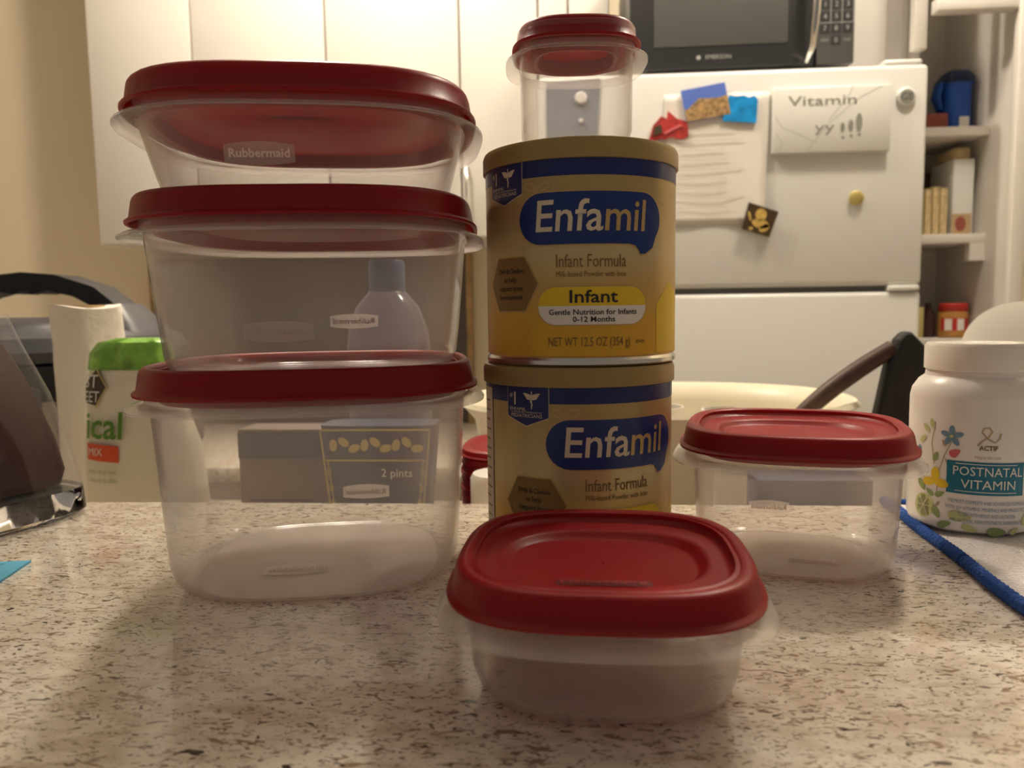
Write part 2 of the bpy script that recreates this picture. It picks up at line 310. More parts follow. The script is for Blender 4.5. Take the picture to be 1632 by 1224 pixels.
prism('claw', [(-.03, .01), (-.014, .016), (-.016, .03), (-.028, .026)], -.0085, -.006, M['dbrown'], t); prism('stripe', [(-.01, .012), (.02, .026), (.018, .030), (-.012, .016)], -.0075, -.006, M['pink'], t)
o, cx, cz = sheetobj('tile_magnet', 'dark brown square magnet with a gold figure', 'magnet', [(.324, .3246), (.3764, .3067), (.3606, .2624), (.3125, .278)], .005, M['tile'], off=.009)
for pl in (ell(.002, .040, .010, .011), ell(.001, .024, .016, .008, -.3), ell(.008, .016, .010, .006, .5), ell(-.018, .038, .0025, .009, .2), ell(-.016, .016, .004, .003)): patch('gilt_figure', pl, flat(-.0052), M['figure'], o, 0, 0)
t = lathe('button_magnet', [(.001, .008), (.009, .008), (.0125, .006), (.013, .002), (.011, 0), (.001, 0)], M['brass']); t.rotation_euler.x = R(90); t.location = (.515, Y, .329); tag(t, 'round brass button magnet on the freezer door', 'magnet')
t = thing('marble_board', 'white marbled message board with grey handwriting on the freezer door', 'board', (.4655, Y, .408))
box('board', (-.102, -.012, 0), (.102, 0, .1155), M['board'], t, .003)
B = flat(-.0122)
for pl in ([(-.045, 0), (-.03, .02), (.0, .055), (.05, .095), (.085, .112)], [(-.098, .065), (-.085, .045), (-.06, .035), (-.04, .025), (-.025, .018)], [(-.09, .005), (-.085, .02), (-.095, .035)], [(.035, .115), (.03, .1), (-.005, .055)]):
    patch('vein', strip(pl, .0016), B, M['vein'], t, 0, 0)
text('handwriting', 'Vitamin', .017, B, M['marker'], t, (-.017, .090), step=0, width=.118); text('handwriting', 'yy', .017, B, M['marker'], t, (-.012, .044), step=0, width=.034)
for i, (hx, hh) in enumerate(((.019, .017), (.033, .021), (.047, .032))):
    patch('handwriting', ell(hx, .035+hh/2, .0035+.001*i, hh/2), B, M['marker'], t, .0004, 0); patch('handwriting', ell(hx+.001, .026+.002*i, .0025, .0025), B, M['marker'], t, .0004, 0)
t = thing('grey_card', 'blue-grey card under a round white magnet on the freezer door', 'card', (.01, Y, .445)); prism('card', [(-.049, 0), (.043, 0), (.049, .108), (-.049, .104)], -.002, 0, M['greycard'], t)
for z, r in ((.074, .011), (.034, .004)):
    d = lathe('magnet_disc', [(.0005, .005), (r*.8, .005), (r, .003), (r, 0), (.0005, 0)], M['pwhite'], t, 24); d.rotation_euler.x = R(90); d.location = (.014, -.002, z)

# microwave on the fridge
t = thing('microwave', 'black countertop microwave with silver handle on top of the fridge', 'microwave', (.318, 1.497, .57), R(-.6))
box('case', (-.203, .02, .008), (.203, .36, .265), M['mwblack'], t, .004); box('door', (-.203, 0, .008), (.132, .02, .265), M['mwblack'], t, .003)
box('window', (-.158, -.002, .048), (.085, .001, .235), M['mwglass'], t, .002); box('control_panel', (.137, 0, .008), (.203, .02, .265), M['mwpanel'], t, .003)
tube('handle', [(.117, -.004, .012), (.120, -.03, .03), (.124, -.036, .09), (.126, -.036, .18), (.124, -.01, .255)], [.004, .006, .0075, .008, .006], M['chrome'], t, 12)
for x in (-.17, .17):
    for y in (.05, .32): lathe('foot', [(.012, 0), (.012, .0095)], M['gasket'], t, 16).location = (x, y, -.001)
text('brand_lettering', 'EMERSON', .0075, flat(-.0003, -.040, .028), M['key'], t, step=0); patch('brand_mark', ell(-.076, .028, .004, .004), flat(-.0003), M['key'], t, .0003, 0)
KP = flat(-.0004)
for r in range(4):
    for c in range(3):
        x, z = .150+.020*c, .112-.021*r
        if r == 3 and c != 1: text('key_lettering', 'STOP' if c == 0 else 'START', .005, KP, M['key'], t, (x, z), step=0, width=.013); continue
        patch('key', rrect(x-.0085, x+.0085, z-.0085, z+.0085, .002), KP, M['mwblack'], t, 0, 0); text('key_lettering', '0' if r == 3 else str(r*3+c+1), .009, KP, M['key'], t, (x, z), step=0)
for x0, x1, z0, z1 in ((.139, .201, .1225, .1235), (.139, .201, .0795, .0805), (.139, .140, .08, .123), (.200, .201, .08, .123), (.1595, .1605, .08, .123), (.1795, .1805, .08, .123)): patch('key_outline', [(x0, z0), (x1, z0), (x1, z1), (x0, z1)], KP, M['key'], t, .0002, 0)
patch('amber_key', rrect(.181, .199, .132, .157, .002), KP, M['amber'], t, 0, 0)
for z in (.136, .150):
    for x in (.148, .168): patch('key_legend', [(x-.008, z-.001), (x+.008, z-.001), (x+.008, z+.0015), (x-.008, z+.0015)], KP, M['key'], t, .0002, 0)

# ------------------------------------------------------------------ pantry with shelves
t = thing('pantry', 'tall white open pantry with shelves beside the fridge', 'pantry', (.70, 1.45, -1.07)); t['kind'] = 'structure'
box('back_panel', (-.06, .27, 0), (.10, .285, 2.42), M['cab'], t); box('side_panel', (.082, .0, 0), (.10, .285, 2.42), M['cab'], t); box('side_panel', (-.075, .10, 0), (-.06, .285, 2.42), M['cab'], t)
box('stile', (.074, -.02, 0), (.098, 0, 2.42), M['cab'], t, .002); box('stile', (-.085, .02, 1.66), (-.062, .04, 2.42), M['cab'], t, .002); box('rail', (-.062, -.015, 1.712), (.074, .01, 1.735), M['cab'], t, .002); box('rail', (-.062, -.005, 1.745), (.074, .01, 2.42), M['cab'], t, .002)
for z in (1.52, 1.322, 1.125): box('shelf', (-.06, .08, z), (.082, .27, z+.017), M['cab'], t, .001)
box('bracket', (.055, .08, 1.289), (.082, .10, 1.322), M['cab'], t)
t = thing('hall_door', 'cream cupboard door right of the pantry with a dark pull', 'door', (.9, 1.45, -1.07)); t['kind'] = 'structure'
box('panel', (-.098, -.008, 0), (.4, .012, 2.42), M['wall'], t, .002); box('pull', (-.094, -.02, 1.27), (-.04, -.008, 1.278), M['gasket'], t, .002)
z0 = .467
t = thing('blue_tub', 'blue plastic tub with navy flip cap on the top pantry shelf', 'tub', (.748, 1.60, z0)); loft('body', [sq(.022, 0, 4, .03), sq(.024, .01, 4, .032), sq(.023, .085, 4, .031), sq(.027, .09, 4, .035)], M['tubblue'], t)
loft('cap', [sq(.0275, .0902, 4, .0355), sq(.028, .102, 4, .036), sq(.020, .114, 4, .028)], M['tubcap'], t); patch('label', rrect(-.004, .014, .004, .026, .001), flat(-.0335), M['white'], t, 0, 0)
loft('handle', [sq(.004, .045, 3, .012, ox=-.026), sq(.006, .07, 3, .014, ox=-.034), sq(.006, .095, 3, .016, ox=-.028)], M['tubblue'], t)
t = loft('foil_bag', [sq(.017, 0, 3, .025), sq(.02, .02, 3, .03), sq(.016, .05, 3, .022), sq(.006, .062, 3, .014)], M['grey']); t.location = (.690, 1.62, z0+.0); tag(t, 'crumpled grey foil bag on the top pantry shelf', 'bag')
t = box('snack_packet', (-.03, -.006, 0), (.024, .006, .032), M['rust'], None, .003); t.location = (.697, 1.565, z0); tag(t, 'rust red snack packet lying before the foil bag', 'packet')
z0 = .269
for k, (x, hgt, wd) in enumerate(((.686, .088, .012), (.700, .092, .013), (.7145, .09, .014))):
    t = thing('book', 'tan book standing on the middle pantry shelf', 'book', (x, 1.60, z0), 0, 'tan books on the middle pantry shelf'); box('pages', (-wd/2+.001, -.05, .001), (wd/2-.001, .048, hgt-.001), M['pages'], t); box('cover', (-wd/2, -.048, 0), (-wd/2+.001, .05, hgt), M['mustard'], t); box('cover', (wd/2-.001, -.048, 0), (wd/2, .05, hgt), M['mustard'], t)
t = thing('tall_carton', 'tall grey carton with beige top on the middle pantry shelf', 'carton', (.752, 1.60, z0), 0); box('body', (-.020, -.045, 0), (.018, .045, .143), M['board'], t, .001); box('top_flap', (-.016, -.038, .1432), (.014, .038, .166), M['pages'], t, .004); patch('label', [(-.02, .002), (.016, .002), (.016, .04), (-.02, .04)], flat(-.0452), M['tan'], t, 0, 0); patch('picture', ell(-.004, .021, .010, .014), flat(-.0452), M['rust'], t, .0003, 0)
t = box('brush', (-.006, -.006, 0), (.006, .006, .135), M['dbrown'], None, .003); t.location = (.728, 1.66, z0); tag(t, 'dark brown stick between the tan books and tall carton', 'brush')
z0 = .072
t = thing('peanut_butter_jar', 'peanut butter jar with red lid on the lowest visible pantry shelf', 'jar', (.751, 1.575, z0)); lathe('jar', [(.024, 0), (.027, .004), (.027, .047), (.024, .052)], M['peanut'], t); lathe('lid', [(.0255, .052), (.026, .053), (.026, .065), (.024, .067)], M['lidred'], t)
C_ = cyl(.0271); patch('label', [(-.034, .014), (.034, .014), (.034, .038), (-.034, .038)], C_, M['lidred'], t)
for u in (-.026, -.004): patch('label_panel', [(u, .015), (u+.013, .015), (u+.013, .037), (u, .037)], C_, M['white'], t, .0005)
t = lathe('sauce_bottle', [(.012, 0), (.0135, .004), (.0135, .045), (.006, .058), (.006, .068), (.001, .069)], M['dkbottle']); t.location = (.708, 1.585, z0); tag(t, 'dark sauce bottle beside the peanut butter jar', 'bottle')
t = box('mustard_packet', (-.010, -.012, 0), (.010, .012, .06), M['mustard'], None, .003); t.location = (.684, 1.58, z0); tag(t, 'cream packet left of the dark sauce bottle', 'packet')

# ------------------------------------------------------------------ things on the lower counter
LZ = -.155
t = thing('pressure_cooker', 'black and steel electric pressure cooker with arched lid handle', 'pressure cooker', (-.70, .97, LZ)); t.scale = (1.12, 1.12, 1.0)
lathe('base', [(.14, 0), (.15, .006), (.15, .03)], M['potblack'], t); lathe('body', [(.149, .03), (.149, .205)], M['steel'], t, 64, cap0=False, cap1=False)
lathe('rim', [(.151, .195), (.158, .20), (.162, .22), (.162, .236), (.15, .24)], M['potblack'], t, 64)
lathe('lid', [(.161, .240), (.163, .252), (.155, .268), (.13, .278), (.125, .285), (.05, .292), (.001, .292)], M['potgrey'], t, 64)
arch = [(-.135, .268), (-.118, .300), (-.085, .330), (-.04, .346), (0, .350), (.04, .346), (.085, .330), (.118, .300), (.135, .268)]
inn = [(.092, .285), (.082, .305), (.06, .318), (.03, .326), (.012, .322), (0, .327), (-.012, .322), (-.03, .326), (-.06, .318), (-.082, .305), (-.092, .285)]
prism('handle', arch+inn, -.022, .022, M['potblack'], t)
for s in (-1, 1):
    loft('handle_shoulder', [sq(.036, .262, 3, .05, 32, s*.122), sq(.030, .285, 3, .04, 32, s*.112), sq(.016, .308, 3, .028, 32, s*.104)], M['potgrey'], t)
    box('side_grip', (s*.156-.02, -.045, .12), (s*.156+.02, .045, .215), M['potblack'], t, .006)
lathe('valve', [(.014, .29), (.014, .31), (.011, .322), (.001, .324)], M['potblack'], t, 20).location = (-.02, -.06, 0)
box('latch_bracket', (-.005, -.175, .10), (.10, -.135, .215), M['potblack'], t, .008)
t = thing('paper_towel_roll', 'white paper towel roll standing before the pressure cooker', 'paper towel', (-.520, .80, LZ))
rg = []
for k in range(16):
    z = .303*k/15; rg.append([((.0345+.0008*math.sin(5*a+z*30)+(.002*math.sin(3*a+k) if k > 12 else 0))*math.cos(a), (.0345+.0008*math.sin(4*a+z*40))*math.sin(a), z+(.003*math.sin(2*a) if k == 15 else 0)) for a in [2*math.pi*i/40 for i in range(40)]])
loft('roll', rg, M['paper'], t); lathe('core', [(.018, .300), (.018, .3045), (.016, .3045), (.016, .300)], M['tan'], t, 24)
t = thing('snack_bag', 'white and green snack mix bag with folded top beside the paper towel roll', 'bag', (-.395, .69, LZ), R(-4))
BK = [(0, .052, .028, 0), (.02, .056, .032, 0), (.08, .056, .034, -.002), (.17, .052, .030, -.006), (.22, .045, .022, -.012), (.246, .040, .016, -.014)]
def bagring(a, b, z, ox, n=2.6): return [(x+.0015*math.sin(z*70+i), y+.0015*math.cos(z*50+i*1.3), zz) for i, (x, y, zz) in enumerate(sq(a, z, n, b, 40, ox))]
loft('pouch', [bagring(a, b, z, ox) for z, a, b, ox in BK], M['bagw'], t)
loft('folded_top', [bagring(.0415, .0175, .243, -.014, 3), bagring(.039, .016, .258, -.014, 3), bagring(.034, .013, .268, -.010, 3), bagring(.022, .006, .272, -.004, 3)], M['bagg'], t)
def bagf(u, v, w=0):  # front skin of the bag
    a, b, ox = BK[-1][1:]
    for p, r in zip(BK, BK[1:]):
        if p[0] <= v <= r[0]: k = (v-p[0])/(r[0]-p[0]); a, b, ox = [p[i]+(r[i]-p[i])*k for i in (1, 2, 3)]
    s = max(-.985, min(.985, (u-ox)/a)); return (u, -b*(1-abs(s)**2.6)**(1/2.6)-.0022-w, v)
def bagu(u, v, w=0): return bagf(u, min(v+.037, .2459), w)
def bagd(u, v, w=0): return bagf(u, min(v+.024, .2459), w)
patch('brand_diamond', [(-.052, .205), (-.036, .222), (-.026, .204), (-.036, .187), (-.052, .190)], bagd, M['dbrown'], t, .0004); patch('diamond_edge', strip([(-.040, .224), (-.025, .204), (-.036, .185)], .0015), bagd, M['goldorn'], t, .0008)
text('brand_lettering', 'ST', .012, bagd, M['white'], t, (-.043, .2085), .001); text('brand_lettering', 'EET', .010, bagd, M['white'], t, (-.041, .1945), .001, width=.018)
text('name_lettering', 'ical', .024, bagu, M['gtxt'], t, (-.027, .155), .001, width=.040, bold=.0006); patch('flavour_bar', [(-.046, .125), (-.010, .123), (-.010, .138), (-.046, .140)], bagu, M['rtxt'], t, .0006); text('flavour_lettering', 'MIX', .007, bagu, M['white'], t, (-.035, .132), .001)
for z in (.114, .106): text('ingredient_lettering', 'BANANA CHIPS, SEED KERNELS', .0035, bagu, M['green'], t, (-.028, z), .0008, width=.032)
patch('facts_frame', strip([(-.040, .06), (-.036, .083), (.022, .083), (.022, .05)], .0008), bagu, M['black'], t, .0006); patch('barcode_line', [(-.016, .073), (.018, .073), (.018, .0755), (-.016, .0755)], bagu, M['black'], t, .0006)
t = thing('soap_bottle', 'lavender translucent bottle with slate blue cap behind the container stack', 'bottle', (-.178, .75, LZ))
lathe('body', [(.036, 0), (.041, .006), (.041, .255), (.039, .275), (.031, .297), (.020, .310), (.015, .316)], M['soap'], t, cap1=False); lathe('cap', [(.0165, .312), (.0175, .314), (.0175, .340), (.016, .343)], M['capblue'], t, 32)
t = thing('ornate_pouch', 'slate blue tapered packet with gold ornamental border', 'packet', (-.164, .655, LZ), 0)
loft('body', [sq(.034, 0, 6, .022, 40), sq(.040, .10, 6, .024, 40), sq(.050, .197, 6, .022, 40)], M['slate'], t)
def pf(u, v, w=0): return (u, -.0245-w-.0, v)
for a, b in (((-.047, .194), (.047, .194)), ((-.043, .168), (.043, .168))): patch('gold_line', strip([a, b], .0016), pf, M['goldorn'], t, .0002, 0)
for s in (-1, 1): patch('gold_line', strip([(s*.047, .194), (s*.030, .03)], .0014), pf, M['goldorn'], t, .0002, 0); patch('gold_line', strip([(s*.041, .168), (s*.026, .03)], .0010), pf, M['goldorn'], t, .0002, 0)
for i in range(9):
    patch('scroll', ell(-.036+.009*i, .181+.003*math.sin(i*2.1), .0034, .0052, i), pf, M['goldorn'], t, .0002, 0)
    for s in (-1, 1): patch('scroll', ell(s*(.040-.0014*i), .158-.0135*i, .0016, .004, .1), pf, M['goldorn'], t, .0002, 0)
text('lettering', '2 pints', .007, pf, M['white'], t, (.018, .157), step=0)
t = thing('grey_carton', 'grey-brown carton with a dark band beside the ornate packet', 'carton', (-.266, .70, LZ)); box('body', (-.039, -.02, 0), (.039, .02, .187), M['umber'], t, .001); box('band', (-.0392, -.0204, .160), (.0392, .0202, .184), M['slate'], t)
for z in (.12, .10, .085, .07): patch('print_line', [(-.03, z), (.03, z), (.03, z+.0018), (-.03, z+.0018)], flat(-.0202), M['slate'], t, .0002, 0)
# dish basin with cups, utensils, plate
BX, BY = .10, .935
t = thing('dish_basin', 'large cream oval dish basin behind the bar', 'basin', (BX, BY, LZ))
rr = [(.17, .115, 0), (.185, .13, .01), (.215, .158, .165), (.226, .170, .178), (.232, .176, .183), (.228, .172, .188), (.215, .159, .184), (.207, .150, .165), (.178, .122, .014), (.01, .006, .012)]
loft('basin', [sq(a, z, 2.3, b, 72) for a, b, z in rr], M['basin'], t, ang=60)
for i, (x, y, rad, hh, rz) in enumerate(((BX+.005, BY+.0, .032, .16, 0), (BX+.088, BY+.01, .028, .155, 0))):
    t = thing('cup', ('wide', 'narrow')[i]+' white china cup standing in the cream basin', 'cup', (x, y, LZ+.0145)); lathe('bowl', [(rad*.6, 0), (rad*.85, .01), (rad, hh*.6), (rad, hh), (rad*.93, hh), (rad*.9, hh*.6), (rad*.7, .012), (.001, .012)], M['china'], t, 36)
    tube('handle', [(rad*.95, 0, hh*.85), (rad+.02, 0, hh*.8), (rad+.024, 0, hh*.55), (rad*.97, 0, hh*.4)], .0045, M['china'], t, 10)
t = thing('spatula', 'black silicone spatula head on a brown wooden handle in the basin', 'spatula', (.22, .86, LZ+.02))
tube('handle', [(-.02+.148*k/24, -.004*math.sin(k/8), .02+.206*(k/24)**.42) for k in range(25)], [.0075+.0025*math.sin(k/24*2.4) for k in range(25)], M['wood'], t, 14)
prism('head', [(.108, .14), (.098, .10), (.13, .085), (.165, .10), (.178, .15), (.176, .185), (.172, .205), (.160, .228), (.146, .243), (.139, .246), (.130, .236), (.120, .205)], -.012, .010, M['blackrub'], t)
bv = [c for c in t.children if c.name.startswith('head')][0].modifiers.new('round', 'BEVEL'); bv.width = .006; bv.segments = 3
t = lathe('dinner_plate', [(.001, .004), (.06, .004), (.075, .010), (.105, .016), (.112, .018), (.113, .0205), (.105, .020), (.075, .0145), (.058, .009), (.001, .009)], M['china'], None, 72); t.rotation_euler = (R(50), 0, R(8)); t.location = (.503, .82, LZ+.195); tag(t, 'white china plate standing on edge behind the vitamin bottle', 'plate')
t = thing('plate_rack', 'small steel wire rack holding the upright plate', 'rack', (.503, .80, LZ)); 
for y in (-.035, .02): tube('wire', [(-.07, y, .003), (-.07, y, .11), (0, y, .118), (.07, y, .11), (.07, y, .003)], .0025, M['chrome'], t, 8)
for x in (-.07, .07): tube('wire', [(x, -.035, .003), (x, .02, .003)], .0025, M['chrome'], t, 8)
# stack of small red lids
SA = .057
def lid_parts(a, h, n=3.05, seg=72, inner=.62, kz=1):
    fl = .0032 if kz < 1 else 0
    """profile rings of a snap lid: outer lip, skirt, rounded rim, recessed floor, inner step; then the underside"""
    at = a-.007
    def q(d, z): return sq(a-d, h+(z if z < .007 else .007+(z-.007)*kz), n, seg=seg)
    o = [q(.0015, .0055), q(0, .0056), q(-.0002, .0068), q(.0014, .0080), q(.0018, .0084), q(.0030, .0160), q(.0036, .0178), q(.0048, .0190), q(.0066, .0193), q(.0082, .0188), q(.0092, .0174), q(.0108, .0120+fl*1.2), q(.0120, .0106+fl*1.2), q(.0135, .0102+fl*1.2)]
    k = a*inner; e = lambda d, z: sq(k+d, h+z+fl, 2.6, k*.86+d, seg)
    o += [e(.0050, .0098), e(.0030, .0095), e(.0020, .0088), e(.0006, .0070), e(-.0010, .0065), sq(k*.5, h+.0065+fl, 2.5, k*.43, seg), sq(.0005, h+.0065+fl, 2, seg=seg)]
    u = [sq(.0005, h+.0050+fl, 2, seg=seg), e(.0000, .0050), e(.0030, .0080), q(.0150, .0086), sq(at-.0065, h+.002, n, seg=seg), sq(at-.0045, h+.0015, n, seg=seg), sq(at-.0035, h+.004, n, seg=seg), sq(at-.0032, h+.0165, n, seg=seg), q(.0055, .0170), q(.0032, .0085)]
    return o+u
def lid_mesh(name, a, h, parent=None, n=3.05, seg=72, kz=1): return loft(name, lid_parts(a, h, n, seg, kz=kz), M['red'], parent, ang=50, closed=True)
def q(d, z): return sq(SA-d, z, 3.05, seg=48)
src = loft('spare_lid', [q(.001, 0), q(0, .0003), q(0, .0012), q(.0016, .0018), q(.002, .0058), q(.004, .0070), q(.007, .0070), q(.009, .0058), q(.011, .0036), q(.03, .0030), q(.0565, .0030), q(.0565, .0016), q(.03, .0016), q(.011, .0016), q(.0085, .0012), q(.006, 0)], M['red'], ang=50, closed=True); zs = LZ+.0002
for k in range(24):
    o = src if k == 0 else src.copy()
    if k: COL.objects.link(o)
    o.location = (-.041, .69, zs+.00722*k); o.rotation_euler.z = R(random.uniform(-3, 3)); tag(o, 'red plastic lid in the tall stack of spare lids', 'lid', 'stacked spare red lids')
t = thing('white_bottle', 'short white bottle before the stack of spare red lids', 'bottle', (-.054, .590, LZ)); lathe('body', [(.022, 0), (.025, .004), (.025, .13), (.022, .14)], M['pwhite'], t); lathe('cap', [(.0235, .14), (.024, .141), (.024, .163), (.022, .1665), (.001, .1668)], M['china'], t)
t = thing('wrapped_carton', 'navy carton in crinkled clear film behind the square container', 'carton', (.20, .655, LZ)); box('carton', (-.046, -.02, 0), (.046, .02, .151), M['navybox'], t, .001)
v = []; nseg = 48
rg = []
for k in range(12):
    z = .0005+.152*k/11; rg.append([((x*(1+.05*random.random())), y*(1+.14*random.random()), z) for x, y, _ in sq(.075, 0, 3, .026, nseg)])
loft('film', rg, M['film'], t, False, False, 20)

# ------------------------------------------------------------------ glass candle, card, towel on the bar
t = thing('glass_candle', 'thick clear glass block holder with dark red wax', 'candle', (-.408, .478, 0), R(-20))
loft('glass_foot', [sq(.056, 0, 5), sq(.060, .004, 5), sq(.059, .0195, 5)], M['glass'], t, ang=50)
loft('glass_body', [sq(.059, .0198, 5), sq(.0545, .045, 5), sq(.046, .085, 5), sq(.034, .12, 5), sq(.028, .14, 5)], M['glasswall'], t, ang=50)
loft('wax', [sq(.048, .022, 5), sq(.0505, .032, 5), sq(.0465, .055, 5), sq(.036, .092, 5), sq(.025, .120, 5)], M['wine'], t)
t = thing('blue_card', 'sky blue printed card lying on the bar', 'card', (-.3037, .4014, 0), R(12))
box('card', (-.09, -.055, 0), (0, 0, .0012), M['cardb'], t)
patch('oval_print', ell(-.038, -.028, .014, .010), ground(0, 0, .0013), M['white'], t, .0001, 0)
for z in (-.006, -.010, -.014): patch('print_line', [(-.06, z), (-.012, z), (-.012, z+.0014), (-.06, z+.0014)], ground(0, 0, .0013), M['teal'], t, .0001, 0)
t = thing('terry_towel', 'white terry towel with blue crochet edge under the vitamin bottle', 'towel', (.213, .44, 0))
A0, A1 = Vector((.004, .098)), Vector((-.013, -.115)); nx, ny = 40, 40; v = []; f = []
for j in range(ny+1):
    for i in range(nx+1):
        e = A0.lerp(A1, j/ny); x = e.x+.26*i/nx; y = e.y+(.012*math.sin(i*.3)*0); edge = min(i, j, ny-j)/3
        v.append((x, y, .0004+.0036*min(1, edge)+.0004*random.random()))
for j in range(ny):
    for i in range(nx): a = j*(nx+1)+i; f.append((a, a+1, a+nx+2, a+nx+1))
o = mesh('cloth', v, f, M['towel'], t)
pts = []
for k in range(200): s = k/199; e = A0.lerp(A1, s); pts.append((e.x-.001+.0006*math.sin(s*14), e.y, .0036))
tube('crochet_edge', pts, [.0030+.0007*math.sin(k*1.6) for k in range(200)], M['yarn'], t, 10)
tube('crochet_edge', [(A0.x+.26*k/60, A0.y, .0028) for k in range(61)], [.0020+.0004*math.sin(k*2.1) for k in range(61)], M['yarn'], t, 8)

# ------------------------------------------------------------------ vitamin bottle
VR = .0345
t = thing('vitamin_bottle', 'white supplement bottle with floral label and teal name panel', 'bottle', (.2445, .483, .0042), R(-13))
lathe('body', [(.029, 0), (.0335, .0025), (VR, .006), (VR, .078), (.0335, .083), (.030, .0885), (.0268, .091), (.0262, .0945)], M['pwhite'], t, 72)
lathe('cap', [(.0268, .0945), (.0275, .0952), (.0275, .1085), (.0262, .1105), (.0225, .1105), (.0215, .1098), (.001, .1098)], M['china'], t, 72)
V = cyl(VR); 
def vp(poly, m, w=.0003): patch('label_print', poly, V, M[m], t, w)
patch('name_panel', [(-.0205, .0245), (.0205, .0245), (.0205, .0435), (-.0205, .0435)], V, M['teal'], t, .0003)
for z in (.026, .042): patch('panel_line', [(-.016, z), (.016, z), (.016, z+.0004), (-.016, z+.0004)], V, M['white'], t, .0005)
text('name_lettering', 'POSTNATAL', .0052, V, M['white'], t, (.001, .0378), .0006, width=.036); text('name_lettering', 'VITAMIN', .0052, V, M['white'], t, (.001, .0303), .0006, width=.028)
text('brand_lettering', 'ACTIF', .0026, V, M['brown'], t, (0, .0517), .0004, width=.0095, bold=.0001); text('origin_lettering', 'MADE IN USA', .0016, V, M['tan'], t, (0, .0462), .0004, width=.013)
patch('brand_loop', strip([(-.0055+.0, .053), (-.003, .056), (.0, .0585), (.0015, .0615), (0, .0635), (-.0025, .0632), (-.0035, .061), (-.001, .0575), (.003, .055), (.0055, .0575), (.006, .0605)], .0008), V, M['tan'], t, .0004)
for i, (s, w_) in enumerate((('THE MOST COMPLETE AND ADVANCED FORMULA', .041), ('WITH 25+ VITAMINS, MINERALS AND PROBIOTICS', .043), ('TO AID WITH MOOD AND LACTATION', .030), ('100% NATURAL, NON SYNTHETIC INGREDIENTS', .038))): text('claim_lettering', s, .0021, V, M['fblue'], t, (.001, .0198-.0037*i), .0005, width=w_)
for k in range(5):
    a = k*2*math.pi/5+.3; vp(ell(-.0185+.0033*math.cos(a), .0575+.0033*math.sin(a), .0030, .0016, a), 'fblue')
vp(ell(-.0185, .0575, .001, .001), 'lime', .0005); vp(ell(-.0165, .048, .0032, .0022, .6, pinch=.5), 'pink')
for x, y, th, m in ((-.027, .034, 1.57, 'yellow'), (-.031, .029, .2, 'yellow'), (-.0235, .029, -.2, 'yellow')): vp(ell(x, y, .0042, .0026, th), m)
for x, y, rx, th, m in ((-.027, .0445, .003, 1.2, 'green'), (-.037, .034, .004, -.8, 'green'), (-.036, .026, .004, -.9, 'green'), (-.024, .0225, .003, .5, 'green'), (-.030, .0225, .003, 2.5, 'green'), (-.026, .0115, .004, -1, 'green'), (-.021, .005, .004, .4, 'green'), (.006, .0035, .005, 0, 'green'), (.016, .004, .003, .6, 'lime'), (-.008, .0045, .004, -.3, 'lime'), (.024, .011, .005, 1.2, 'lime'), (.023, .05, .003, .5, 'yellow'), (.026, .058, .004, .8, 'fblue'), (-.013, .011, .006, 0, 'lime'), (-.025, .0165, .0016, 1, 'tan'), (-.0225, .053, .002, 2, 'tan'), (-.030, .064, .003, 1.8, 'lime'), (-.034, .061, .003, 2.3, 'lime'), (-.036, .054, .003, .8, 'lime'), (-.039, .047, .003, 1.5, 'fblue')): vp(ell(x, y, rx, rx*.5, th, pinch=.3), m)
for x, y in ((-.034, .014), (-.0345, .0135)):
    vp(ell(x, y, .0068, .0072), 'lime', .0002)
for k in range(3): a = k*math.pi/3; vp(strip([(-.034-.0062*math.cos(a), .014-.0065*math.sin(a)), (-.034+.0062*math.cos(a), .014+.0065*math.sin(a))], .0005), 'cream', .0006)
for pl in ([(-.0185, .054), (-.022, .046), (-.025, .036), (-.026, .022)], [(-.028, .065), (-.030, .052), (-.028, .040)], [(-.0215, .044), (-.019, .036)]): vp(strip(pl, .0005), 'tan', .0002)

